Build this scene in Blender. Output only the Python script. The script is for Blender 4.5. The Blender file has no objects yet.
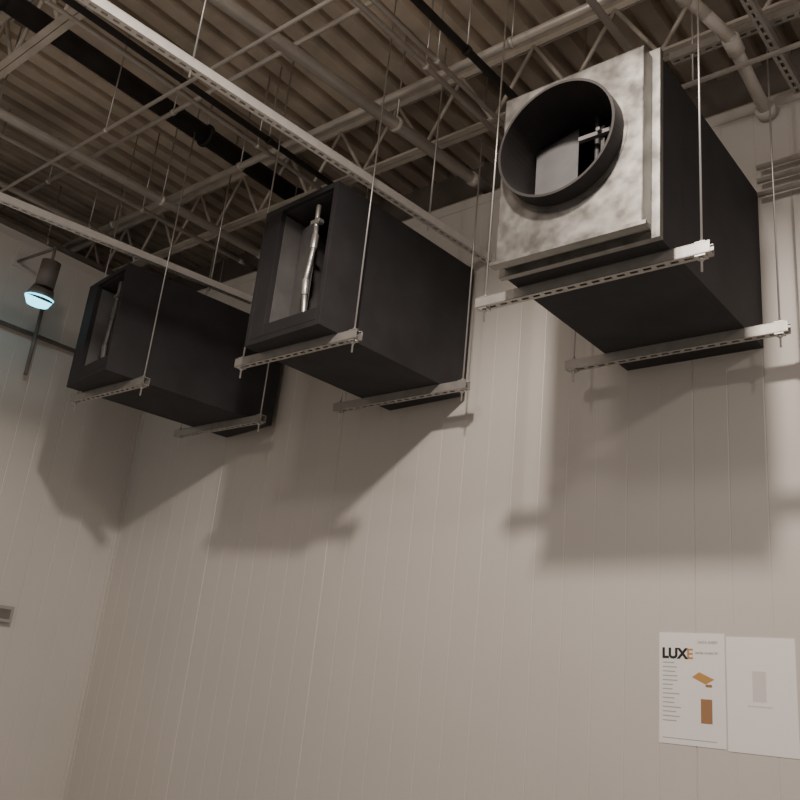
import bpy, bmesh, math, random
from mathutils import Vector, Matrix
random.seed(3)
scene=bpy.context.scene
# ---------------- materials
def mat(name,col,rough=.6,metal=0.,noise=0.,nscale=8.,bump=0.,bscale=60.,emit=None,estr=0.,stretch=(1,1,1),rnoise=0.):
    m=bpy.data.materials.new(name); m.use_nodes=True
    nt=m.node_tree; b=nt.nodes['Principled BSDF']
    b.inputs['Base Color'].default_value=(*col,1); b.inputs['Roughness'].default_value=rough; b.inputs['Metallic'].default_value=metal
    tc=nt.nodes.new('ShaderNodeTexCoord'); mp=nt.nodes.new('ShaderNodeMapping'); mp.inputs['Scale'].default_value=stretch
    nt.links.new(tc.outputs['Object'],mp.inputs['Vector'])
    if noise>0:
        n=nt.nodes.new('ShaderNodeTexNoise'); n.inputs['Scale'].default_value=nscale; n.inputs['Detail'].default_value=5
        r=nt.nodes.new('ShaderNodeValToRGB')
        r.color_ramp.elements[0].position=.3; r.color_ramp.elements[1].position=.7
        r.color_ramp.elements[0].color=(*[c*(1-noise) for c in col],1)
        r.color_ramp.elements[1].color=(*[min(1,c*(1+noise)) for c in col],1)
        nt.links.new(mp.outputs['Vector'],n.inputs['Vector']); nt.links.new(n.outputs['Fac'],r.inputs['Fac']); nt.links.new(r.outputs['Color'],b.inputs['Base Color'])
        if rnoise:
            mr=nt.nodes.new('ShaderNodeMapRange'); mr.inputs['To Min'].default_value=rough-rnoise; mr.inputs['To Max'].default_value=rough+rnoise
            mr.inputs['From Min'].default_value=.3; mr.inputs['From Max'].default_value=.7
            nt.links.new(n.outputs['Fac'],mr.inputs['Value']); nt.links.new(mr.outputs['Result'],b.inputs['Roughness'])
    if bump>0:
        n2=nt.nodes.new('ShaderNodeTexNoise'); n2.inputs['Scale'].default_value=bscale
        bp=nt.nodes.new('ShaderNodeBump'); bp.inputs['Strength'].default_value=bump; bp.inputs['Distance'].default_value=.01
        nt.links.new(mp.outputs['Vector'],n2.inputs['Vector']); nt.links.new(n2.outputs['Fac'],bp.inputs['Height']); nt.links.new(bp.outputs['Normal'],b.inputs['Normal'])
    if emit:
        b.inputs['Emission Color'].default_value=(*emit,1); b.inputs['Emission Strength'].default_value=estr
    return m
M_wall=mat('white_insulated_panel',(.62,.59,.55),.42,noise=.03,nscale=1.2)
M_upper=mat('upper_block_wall',(.22,.19,.165),.8,noise=.2,nscale=3)
M_floor=mat('concrete',(.32,.30,.28),.7,noise=.2,nscale=3)
M_deck=mat('roof_deck_primer',(.66,.575,.475),.5,.1,noise=.28,nscale=2.5)
M_joist=mat('joist_paint',(.66,.61,.54),.45,.2,noise=.15)
M_dark=mat('dark_steel',(.035,.032,.032),.6,.3,noise=.2)
M_dim=mat('dim_lamp_housing',(.20,.18,.165),.6,.2,noise=.2)
M_black=mat('black_foam_insulation',(.023,.022,.025),.75,noise=.25,nscale=5,bump=.15,bscale=25)
M_galv=mat('galvanized_sheet',(.29,.285,.27),.38,.8,noise=.22,nscale=16,bump=.06,bscale=12,rnoise=.09)
M_galvd=mat('dull_inner_sheet',(.07,.068,.07),.55,.4,noise=.2,nscale=9)
M_blade=mat('damper_blade_sheet',(.15,.145,.145),.55,.3,noise=.15,nscale=9)
M_strut=mat('zinc_strut',(.47,.455,.43),.4,.6,noise=.1,nscale=20)
M_rail=mat('bright_rail_strut',(.78,.76,.73),.4,.2,noise=.06,nscale=20)
M_rod=mat('zinc_rod',(.56,.55,.53),.35,.7)
M_pvc=mat('white_pipe',(.62,.58,.53),.4)
M_conduit=mat('conduit',(.68,.64,.59),.38,.4,noise=.1)
M_paper=mat('paper',(.90,.88,.87),.8)
M_ink=mat('ink',(.02,.02,.02),.8)
M_grey=mat('grey_print',(.45,.44,.44),.8)
M_or=mat('orange_print',(.55,.30,.10),.8)
M_br=mat('brown_print',(.36,.20,.10),.8)
M_bulb=mat('lamp_lens',(.6,.9,.9),.3,emit=(.14,.72,.95),estr=4)
M_plast=mat('grey_plastic',(.35,.34,.33),.5)
M_faint=mat('faint_print',(.70,.68,.66),.8)

# ---------------- mesh builder
class B:
    def __init__(s,name,mats):
        s.name=name; s.mats=mats; s.bm=bmesh.new()
    def mi(s,m):
        if m not in s.mats: s.mats.append(m)
        return s.mats.index(m)
    def face(s,pts,m,smooth=False):
        f=s.bm.faces.new([s.bm.verts.new(p) for p in pts]); f.material_index=s.mi(m); f.smooth=smooth; return f
    def hexa(s,v,m):
        v=[s.bm.verts.new(p) for p in v]; k=s.mi(m)
        for q in ((3,2,1,0),(4,5,6,7),(0,1,5,4),(1,2,6,5),(2,3,7,6),(3,0,4,7)):
            f=s.bm.faces.new([v[i] for i in q]); f.material_index=k
    def box(s,a,b,m):
        x0,y0,z0=[min(a[i],b[i]) for i in range(3)]; x1,y1,z1=[max(a[i],b[i]) for i in range(3)]
        s.hexa([(x0,y0,z0),(x1,y0,z0),(x1,y1,z0),(x0,y1,z0),(x0,y0,z1),(x1,y0,z1),(x1,y1,z1),(x0,y1,z1)],m)
    def frame(s,p0,p1):
        p0=Vector(p0);p1=Vector(p1); d=(p1-p0).normalized()
        up=Vector((0,0,1)) if abs(d.z)<.95 else Vector((0,1,0))
        sd=d.cross(up).normalized(); u=sd.cross(d).normalized()
        return p0,p1,d,sd,u
    def beam(s,p0,p1,w,h,m,os=0,ou=0):
        p0,p1,d,sd,u=s.frame(p0,p1); o=sd*os+u*ou
        c=[-sd*w/2-u*h/2,sd*w/2-u*h/2,sd*w/2+u*h/2,-sd*w/2+u*h/2]
        s.hexa([p0+o+k for k in c]+[p1+o+k for k in c],m)
    def cyl(s,p0,p1,r,m,n=12,caps=True,r2=None):
        p0,p1,d,sd,u=s.frame(p0,p1); r2=r if r2 is None else r2; k=s.mi(m)
        a=[s.bm.verts.new(p0+(sd*math.cos(t)+u*math.sin(t))*r) for t in [2*math.pi*i/n for i in range(n)]]
        b=[s.bm.verts.new(p1+(sd*math.cos(t)+u*math.sin(t))*r2) for t in [2*math.pi*i/n for i in range(n)]]
        for i in range(n):
            f=s.bm.faces.new((a[i],a[(i+1)%n],b[(i+1)%n],b[i])); f.material_index=k; f.smooth=True
        if caps:
            for q in (a[::-1],b):
                f=s.bm.faces.new(q); f.material_index=k
    def path(s,pts,r,m,n=14):
        for a,b in zip(pts[:-1],pts[1:]): s.cyl(a,b,r,m,n)
        for p in pts[1:-1]:
            q=Vector(p); k=s.mi(m)
            res=bmesh.ops.create_uvsphere(s.bm,u_segments=n,v_segments=8,radius=r*1.02,matrix=Matrix.Translation(q))
            for v in res['verts']:
                for f in v.link_faces: f.material_index=k; f.smooth=True
    def strut(s,p0,p1,m,pitch=.05,w=.041,t=.003):
        # U channel, slotted web facing down
        p0,p1,d,sd,u=s.frame(p0,p1); L=(p1-p0).length
        s.beam(p0,p1,t,w,m,os=-w/2+t/2,ou=w/2); s.beam(p0,p1,t,w,m,os=w/2-t/2,ou=w/2)
        for sg in (-1,1):   # top lips
            s.beam(p0,p1,.009,t,m,os=sg*(w/2-.0045),ou=w)
            s.beam(p0,p1,.0135,t,m,os=sg*(w/2-.00675),ou=0)  # web edges
        n=int(L/pitch)
        for i in range(n+1):
            a=i*pitch-.010; b=a+.020
            a=max(a,0); b=min(b,L)
            if b>a: s.beam(p0+d*a,p0+d*b,.014,t,m)
    def done(s,bevel=0,parent=None,normals=True):
        if normals: bmesh.ops.recalc_face_normals(s.bm,faces=s.bm.faces)
        me=bpy.data.meshes.new(s.name); s.bm.to_mesh(me); s.bm.free()
        for m in s.mats: me.materials.append(m)
        o=bpy.data.objects.new(s.name,me); scene.collection.objects.link(o)
        if bevel:
            md=o.modifiers.new('bevel','BEVEL'); md.width=bevel; md.segments=2; md.limit_method='ANGLE'
        if parent: o.parent=parent
        return o

# ---------------- room shell
XL=-5.67; XR=4.0; YF=-7.0; H=5.10; HW=4.42; XB=-8.5; YB=.55
HR=H-.004
def ribbed(name,axis,a,b,fixed,z0,z1,sign):
    pts=[]; x=a; pitch=.152; i=0
    while x<b-1e-6:
        e=min(x+pitch,b); w=.008 if i%7==0 else .007; dp=.004 if i%7==0 else .0016
        pts+= [(x,0),(x+w/2,dp),(x+w,0)]
        x=e;i+=1
    pts.append((b,0))
    g=B(name,[M_wall])
    col=[]
    for z in (z0,z1):
        row=[]
        for (s_,d_) in pts:
            p=(s_,fixed+d_*sign,z) if axis=='x' else (fixed+d_*sign,s_,z)
            row.append(g.bm.verts.new(p))
        col.append(row)
    for i in range(len(pts)-1):
        g.bm.faces.new((col[0][i],col[0][i+1],col[1][i+1],col[1][i]))
    if axis=='x':
        g.box((a,fixed+.012,z0),(b,fixed+.10,z1),M_wall); g.box((a-.1,fixed-.004,z1-.05),(b,fixed+.11,z1+.01),M_wall)
    else:
        g.box((fixed-.10,a,z0),(fixed-.012,b,z1),M_wall); g.box((fixed-.11,a,z1-.05),(fixed+.004,b+.1,z1+.01),M_wall)
    return g.done(normals=False)
ribbed('wall_back','x',XL,XR,0,0,HW,1)
ribbed('wall_left','y',YF,0,XL,0,HW,-1)
g=B('trim_corner',[M_wall]); g.box((XL,-.03,0),(XL+.006,0,HW-.05),M_wall); g.box((XL,-.006,0),(XL+.03,0,HW-.05),M_wall); g.done()
g=B('wall_building_back',[M_upper]); g.box((XB,YB,0),(XR,YB+.2,H+.2),M_upper); g.done()
g=B('wall_building_left',[M_upper]); g.box((XB-.2,YF,0),(XB,YB+.2,H+.2),M_upper); g.done()
g=B('floor',[M_floor]); g.box((XB-.2,YF,-.1),(XR,YB+.2,0),M_floor); g.done()
g=B('baseboard_back',[M_plast]); g.box((XL+.01,-.012,0),(XR,0,.1),M_plast); g.done()
g=B('ceiling',[M_deck])
x=XB; prof=[]
while x<XR:
    prof+=[(x,0),(x+.085,0),(x+.095,.075),(x+.143,.075)]; x+=.153
rows=[[g.bm.verts.new((px,y,H+pz)) for px,pz in prof] for y in (YF,YB)]
for i in range(len(prof)-1):
    g.bm.faces.new((rows[0][i],rows[0][i+1],rows[1][i+1],rows[1][i]))
g.box((XB,YF,H+.09),(XR,YB,H+.14),M_deck)
g.done(normals=False)

# ---------------- bar joists (parallel to back wall)
def joist(y,zt=5.09,dep=.44):
    g=B('bar_joist',[M_joist]); zb=zt-dep; xa=XB+.005
    for sg in (-1,1):
        g.beam((xa,y+sg*.02,zt-.004),(XR,y+sg*.02,zt-.004),.035,.006,M_joist)
        g.beam((xa,y+sg*.006,zt-.025),(XR,y+sg*.006,zt-.025),.005,.04,M_joist)
        g.beam((xa,y+sg*.02,zb),(XR,y+sg*.02,zb),.035,.006,M_joist)
        g.beam((xa,y+sg*.006,zb+.02),(XR,y+sg*.006,zb+.02),.005,.04,M_joist)
    x=XB+.1; up=True; hp=.24
    while x+hp<XR:
        a=(x,y,zt-.03 if up else zb+.02); b=(x+hp,y,zb+.02 if up else zt-.03)
        g.cyl(a,b,.012,M_joist,8); x+=hp; up=not up
    g.done()
for y in (-.28,-2.07,-3.9,-5.7): joist(y)
def pipe(name,pts,r,m,coup=()):
    g=B(name,[m]); g.path(pts,r,m)
    for a,b,rr in coup: g.cyl(a,b,rr,m,16)
    return g
def hung(name,x0,x1,z,r,m,ys=(-4.6,-2.6,-.9),y0=YF,y1=.5):
    g=pipe(name,[(x0,y0,z),(x1,y1,z)],r,m)
    for y in ys:
        if y>y0:
            t=(y-y0)/(y1-y0); x=x0+(x1-x0)*t
            g.cyl((x,y-.012,z),(x,y+.012,z),r*1.25,m,14); g.cyl((x,y,z+r),(x,y,HR),.005,M_rod,6)
    for y in (-5.2,-2.3,-.1):   # couplings
        t=(y-y0)/(y1-y0); x=x0+(x1-x0)*t; xe=x0+(x1-x0)*(t+.008)
        g.cyl((x,y,z),(xe,y+.06,z),r*1.18,m,14)
    g.done()
hung('black_pipe',-4.10,-4.18,4.86,.060,M_dark)
hung('sprinkler_pipe',-3.36,-2.60,4.50,.034,M_conduit,ys=(-4.6,-2.4,-.7))
hung('sprinkler_pipe',-4.80,-4.45,4.50,.028,M_conduit)
hung('conduit_pipe',-5.00,-4.66,4.50,.014,M_conduit)
hung('conduit_pipe',-5.55,-5.35,4.56,.020,M_conduit)
hung('conduit_pipe',-6.10,-5.95,4.60,.030,M_conduit)
hung('conduit_pipe',-6.60,-6.60,4.55,.020,M_conduit)
hung('conduit_pipe',-2.45,-2.36,4.58,.015,M_conduit)
hung('conduit_pipe',-2.38,-2.29,4.58,.013,M_conduit)
hung('black_pipe',-2.25,-2.10,4.56,.02,M_dark)
hung('black_pipe',-3.60,-3.50,4.58,.018,M_dark)
hung('conduit_pipe',-3.68,-3.60,4.58,.013,M_conduit)
hung('conduit_pipe',-1.55,-1.50,4.58,.018,M_conduit)
hung('conduit_pipe',-.72,-.70,4.55,.022,M_conduit)
# cross conduits (parallel to wall)
def cross(y,z,r,m,x0=XB+.01):
    g=pipe('cross_conduit',[(x0,y,z),(XR,y,z)],r,m)
    for x in (-5.4,-4,-2,-.4,2):
        g.cyl((x,y,z),(x,y,HR),.004,M_rod,6); g.cyl((x-.012,y,z),(x+.012,y,z),r*1.3,m,10)
    g.done()
cross(-1.62,4.38,.010,M_conduit,XL+.01); cross(-.72,4.68,.022,M_conduit); cross(-1.25,4.74,.014,M_conduit); cross(-2.45,4.68,.02,M_conduit); cross(.28,4.62,.035,M_joist)
g=B('cross_strut',[M_strut]); g.strut((-1.35,-.36,4.52),(XR,-.36,4.52),M_strut); g.cyl((-1.3,-.36,4.36),(XR,-.36,4.36),.012,M_conduit)
for x in (-1.25,.5,2.5): g.cyl((x,-.36,4.36),(x,-.36,HR),.005,M_rod,6)
g.done()
g=B('ceiling_strut',[M_strut]); g.strut((-.95,-4.5,4.40),(-.90,-.01,4.40),M_strut)
for y in (-3.6,-2.2,-.5): g.cyl((-.92,y,4.40),(-.92,y,HR),.005,M_rod,6)
g.done()
g=pipe('white_drain_pipe',[(-1.17,-6.5,4.48),(-1.13,-.75,4.48),(-1.09,-.62,4.46),(-1.04,-.48,4.42),(-1.04,-.02,4.34)],.028,M_pvc,
    coup=[((-1.136,-1.2,4.48),(-1.135,-1.1,4.48),.037),((-1.132,-.80,4.48),(-1.13,-.72,4.48),.037),((-1.04,-.48,4.42),(-1.04,-.40,4.405),.037),((-1.04,-.05,4.346),(-1.04,-.01,4.34),.045)])
for y in (-3.2,-1.15): g.cyl((-1.145,y,4.48),(-1.145,y,HR),.005,M_rod,6)
g.done()
for z in (3.90,3.97,4.04):
    g=pipe('wall_conduit',[(-1.085,-.045,z),(XR,-.045,z)],.013,M_conduit)
    for x in (-.9,.6,2.1): g.box((x,-.06,z-.02),(x+.02,0,z+.02),M_strut)
    g.done()
# left wall conduit + stand-off
g=pipe('wall_conduit',[(XL+.05,YF,3.71),(XL+.05,-.05,3.75)],.015,M_dim)
for y in (-3,-1.6,-.3): g.box((XL,y,3.68),(XL+.06,y+.03,3.78),M_dim)
g.cyl((XL+.07,-.98,3.45),(XL+.07,-.98,3.95),.013,M_dim); g.done()

# ---------------- duct boxes
def duct(name,xl,collar,W=.62,YFr=-1.05,Z0=3.18,Z1=3.94,yaw=0.,rodm=None):
    xr=xl+W; rodm=rodm or M_rod
    g=B(name,[M_black])
    def ring(t0,t1,y0,y1,m):
        g.box((xl+t0,y0,Z0+t0),(xl+t1,y1,Z1-t0),m); g.box((xr-t1,y0,Z0+t0),(xr-t0,y1,Z1-t0),m)
        g.box((xl+t1,y0,Z0+t0),(xr-t1,y1,Z0+t1),m); g.box((xl+t1,y0,Z1-t1),(xr-t1,y1,Z1-t0),m)
    ring(0,.028,YFr,-.001,M_black)
    ring(.0285,.031,YFr+.02,-.002,M_galvd)
    g.box((xl+.032,-.03,Z0+.032),(xr-.032,-.02,Z1-.032),M_dark)
    if not collar:
        g.box((xl+.029,YFr,Z0+.029),(xl+.13,YFr+.03,Z1-.029),M_black)
        g.box((xl+.13,YFr,Z0+.029),(xr-.029,YFr+.03,Z0+.09),M_black)
        g.box((xl+.125,YFr+.031,Z0+.085),(xl+.129,YFr+.5,Z1-.04),M_blade)
        xc=xl+W*.66
        # bent linkage: straight rod above, flexed sleeve below
        pts=[(xc,YFr+.05,Z1-.05),(xc,YFr+.05,Z1-.17),(xc+.012,YFr+.045,Z1-.22),(xc+.016,YFr+.04,Z1-.30),(xc+.006,YFr+.04,Z1-.38),
             (xc-.006,YFr+.04,Z1-.46),(xc-.004,YFr+.045,Z1-.54),(xc+.004,YFr+.05,Z0+.10)]
        g.path(pts,.012,rodm,12); g.cyl(pts[2],pts[3],.017,rodm,12); g.cyl(pts[5],pts[6],.017,rodm,12)
        g.box((xc-.03,YFr+.035,Z1-.155),(xc+.035,YFr+.065,Z1-.135),rodm); g.cyl((xc+.02,YFr+.03,Z1-.145),(xc+.02,YFr+.07,Z1-.145),.014,rodm,6)
        # partly open damper blade
        g.hexa([(xl+.135,YFr+.14,Z0+.05),(xl+.135,YFr+.145,Z0+.05),(xc-.02,YFr+.085,Z0+.05),(xc-.02,YFr+.08,Z0+.05),
                (xl+.135,YFr+.14,Z1-.07),(xl+.135,YFr+.145,Z1-.07),(xc-.02,YFr+.085,Z1-.10),(xc-.02,YFr+.08,Z1-.10)],M_blade)
    else:
        cx,cz,R=xl+.292,3.60,.240; y1=-1.15
        ring(-.012,.03,YFr-.028,YFr-.001,M_galv)
        ring(.018,.022,y1,YFr-.028,M_galv)
        # folded drip lip under the faceplate
        g.box((xl+.0,y1-.012,Z0-.002),(xr-.0,y1+.03,Z0+.014),M_galv)
        a0,a1,b0,b1=xl+.018,xr-.018,Z0+.018,Z1-.018
        per=[]; n=16
        for i in range(n): per.append((a0+(a1-a0)*i/n,b0))
        for i in range(n): per.append((a1,b0+(b1-b0)*i/n))
        for i in range(n): per.append((a1-(a1-a0)*i/n,b1))
        for i in range(n): per.append((a0,b1-(b1-b0)*i/n))
        circ=[(cx+R*math.cos(math.atan2(z-cz,x-cx)),cz+R*math.sin(math.atan2(z-cz,x-cx))) for x,z in per]
        for yy in (y1,y1+.003):
            for i in range(len(per)):
                j=(i+1)%len(per)
                g.face([(per[i][0],yy,per[i][1]),(per[j][0],yy,per[j][1]),(circ[j][0],yy,circ[j][1]),(circ[i][0],yy,circ[i][1])],M_galv)
        yc=-1.225
        def tube(r,ya,yb,m,rb=None):
            N=64; rb=r if rb is None else rb
            for i in range(N):
                t0=2*math.pi*i/N;t1=2*math.pi*(i+1)/N
                g.face([(cx+r*math.cos(t0),ya,cz+r*math.sin(t0)),(cx+r*math.cos(t1),ya,cz+r*math.sin(t1)),
                        (cx+rb*math.cos(t1),yb,cz+rb*math.sin(t1)),(cx+rb*math.cos(t0),yb,cz+rb*math.sin(t0))],m,True)
        tube(R,yc,y1,M_dark); tube(R-.010,yc,YFr+.2,M_dark); tube(R,yc,yc,M_dark,R-.010)
        tube(R+.012,y1-.003,y1-.003,M_galv,R); tube(R+.012,y1-.003,y1,M_galv)
        # damper: blade, shaft, actuator bracket
        g.cyl((cx+.05,YFr+.06,cz-R+.01),(cx+.05,YFr+.06,cz+R-.02),.010,M_galvd,10)
        g.box((cx+.0,YFr+.0,cz+.09),(cx+.13,YFr+.02,cz+.108),M_blade)
        g.box((cx+.085,YFr+.02,cz+.0),(cx+.10,YFr+.06,cz+.14),M_galvd); g.cyl((cx+.092,YFr-.02,cz+.10),(cx+.092,YFr+.03,cz+.10),.010,M_blade,6)
        g.hexa([(cx-.20,YFr+.03,cz-.19),(cx-.03,YFr+.06,cz-.20),(cx-.03,YFr+.064,cz-.20),(cx-.20,YFr+.034,cz-.19),
                (cx-.20,YFr+.03,cz+.13),(cx-.03,YFr+.06,cz+.20),(cx-.03,YFr+.064,cz+.20),(cx-.20,YFr+.034,cz+.13)],M_galvd)
        g.box((cx+.035,YFr+.10,cz-.19),(cx+.20,YFr+.104,cz+.18),M_dark)
    if yaw:
        P=Vector((xl,YFr,0)); T=Matrix.Translation(P)@Matrix.Rotation(-yaw,4,'Z')@Matrix.Translation(-P)
        bmesh.ops.transform(g.bm,matrix=T,verts=g.bm.verts)
    return g.done(bevel=.003)
duct('insulated_duct_box',-3.23,False,W=.54,yaw=.055,Z1=3.93)
duct('insulated_duct_box',-4.74,False,W=.52,YFr=-1.12,Z1=3.84,yaw=.13,rodm=M_blade)
duct('collared_duct_box',-1.72,True)

# ---------------- trapeze hangers
def hanger(a,b,y):
    g=B('trapeze_hanger',[M_strut]); z=3.18-.0425
    g.strut((a,y,z),(b,y,z),M_strut)
    for x in (a+.035,b-.035):
        g.cyl((x,y,z-.06),(x,y,HR),.0042,M_rod,8)
        g.box((x-.018,y-.018,z-.008),(x+.018,y+.018,z-.002),M_rod); g.cyl((x,y,z-.018),(x,y,z-.008),.009,M_rod,6)
        g.box((x-.018,y-.018,z+.0425),(x+.018,y+.018,z+.047),M_rod); g.cyl((x,y,z+.047),(x,y,z+.057),.009,M_rod,6)
    g.done()
hanger(-1.92,-.965,-.94); hanger(-1.92,-.935,-.21)
hanger(-3.40,-2.565,-.94); hanger(-3.40,-2.48,-.21)
hanger(-4.85,-4.10,-1.0); hanger(-4.82,-3.96,-.25)

# ---------------- strut rails
g=B('strut_rail',[M_rail]); g.strut((-3.05,-6.0,3.97),(-2.56,-.005,3.97),M_rail)
for x,y in ((-2.72,-1.95),(-2.85,-3.6),(-2.60,-.5)): g.cyl((x,y,3.93),(x,y,HR),.005,M_rod,8)
g.done()
g=B('strut_rail',[M_rail]); g.strut((-5.10,-5.2,3.96),(-4.20,-.3,3.96),M_rail)
for y in (-3.6,-2.0,-.6):
    x=-5.10+.9*(y+5.2)/4.9; g.cyl((x,y,3.93),(x,y,HR),.005,M_rod,8)
g.done()

# ---------------- wall flyers
E=bpy.data.objects.new('poster',None); scene.collection.objects.link(E)
def quad(name,x0,z0,x1,z1,m,y=-.0025,d=.0008):
    g=B(name,[m]); g.box((x0,y,z0),(x1,y+d,z1),m); return g.done(parent=E)
def text(s_,x,z,size,m,y=-.0034,off=.02):
    c=bpy.data.curves.new('printed_text','FONT'); c.body=s_; c.size=size; c.extrude=.0002; c.offset=size*off
    o=bpy.data.objects.new('printed_text',c); o.location=(x,y,z); o.rotation_euler=(math.pi/2,0,0); c.materials.append(m)
    scene.collection.objects.link(o); o.parent=E
quad('sheet_left',-1.56,1.57,-1.293,1.995,M_paper,d=.003)
quad('sheet_right',-1.287,1.565,-1.03,1.985,M_paper,d=.003)
text('LUX',-1.548,1.895,.055,M_ink,off=.045); text('E',-1.446,1.895,.055,M_or)
text('DATA SHEET',-1.40,1.955,.014,M_grey); text('series model 24',-1.41,1.915,.014,M_grey)
for i in range(14):
    w=random.uniform(.04,.075); z=1.875-i*.017
    quad('text_line',-1.545,z,-1.545+w,z+.004,M_grey,y=-.0032)
quad('text_line',-1.545,1.59,-1.33,1.593,M_grey,y=-.0032)
quad('photo_product',-1.39,1.655,-1.345,1.745,M_br,y=-.0032)
g=B('photo_panel',[M_or]); g.hexa([(-1.425,-.0034,1.825),(-1.37,-.0034,1.80),(-1.37,-.0026,1.80),(-1.425,-.0026,1.825),(-1.395,-.0034,1.845),(-1.335,-.0034,1.82),(-1.335,-.0026,1.82),(-1.395,-.0026,1.845)],M_or)
g.box((-1.37,-.0033,1.79),(-1.345,-.0026,1.80),M_br); g.done(parent=E)
quad('faint_drawing',-1.19,1.75,-1.14,1.86,M_faint,y=-.0032); quad('faint_line',-1.21,1.73,-1.12,1.735,M_faint,y=-.0032)

# ---------------- lamp near left wall, on a wall bracket
g=B('spot_lamp',[M_dim]); lx,ly,lz=-5.2,-1.2,3.80
g.cyl((lx,ly,lz+.03),(lx+.03,ly,lz+.10),.088,M_dim,24,r2=.065)
g.cyl((lx+.03,ly,lz+.10),(lx+.045,ly,lz+.28),.06,M_dim,20)
g.path([(lx+.045,ly,lz+.28),(lx+.045,ly,lz+.38),(XL+.0,ly,lz+.42)],.010,M_dim)
g.box((XL,ly-.03,lz+.38),(XL+.015,ly+.03,lz+.46),M_wall)
g.cyl((lx,ly,lz+.034),(lx-.005,ly,lz-.015),.090,M_bulb,24,r2=.066)
g.done()
g=B('wall_junction_box',[M_plast]); g.box((XL,-.93,1.86),(XL+.05,-.66,1.96),M_plast); g.box((XL+.05,-.91,1.88),(XL+.053,-.68,1.94),M_dim); g.done(bevel=.004)

# ---------------- lights
def lamp(kind,x,y,z,p,col,r=.11,ang=165):
    l=bpy.data.lights.new('ceiling_or_fill_lamp',kind); l.energy=p; l.color=col; l.shadow_soft_size=r
    if kind=='SPOT': l.spot_size=math.radians(ang); l.spot_blend=.3
    o=bpy.data.objects.new('ceiling_or_fill_light',l); o.location=(x,y,z); scene.collection.objects.link(o)
C1=(1,.875,.77)
lamp('SPOT',-1.12,-2.7,4.40,300,C1,r=.08)
lamp('SPOT',1.6,-3.2,4.4,130,C1)
lamp('POINT',-1.6,-3.5,4.30,52,C1,r=.15)  # added fill light that brightens the roof deck, not a ceiling fixture
w=bpy.data.worlds.new('World'); scene.world=w; w.use_nodes=True
w.node_tree.nodes['Background'].inputs['Color'].default_value=(1,.90,.83,1); w.node_tree.nodes['Background'].inputs['Strength'].default_value=.38

# ---------------- camera
F=880.
Yv=Vector((.629,.314,.711)).normalized(); Zv=Vector((.0959,-.941,.3247)); Zv=(Zv-Yv*Zv.dot(Yv)).normalized()
Xv=Yv.cross(Zv)
if Xv.x<0: Xv=-Xv
right=Vector((Xv.x,Yv.x,Zv.x)); up=-Vector((Xv.y,Yv.y,Zv.y)); back=-Vector((Xv.z,Yv.z,Zv.z))
R=Matrix((right,up,back)).transposed()
cam=bpy.data.cameras.new('camera'); co=bpy.data.objects.new('camera',cam); scene.collection.objects.link(co)
co.matrix_world=Matrix.Translation((0,-3.55,1.6))@R.to_4x4()
cam.sensor_width=36; cam.lens=F/800*36; cam.clip_start=.05
scene.camera=co
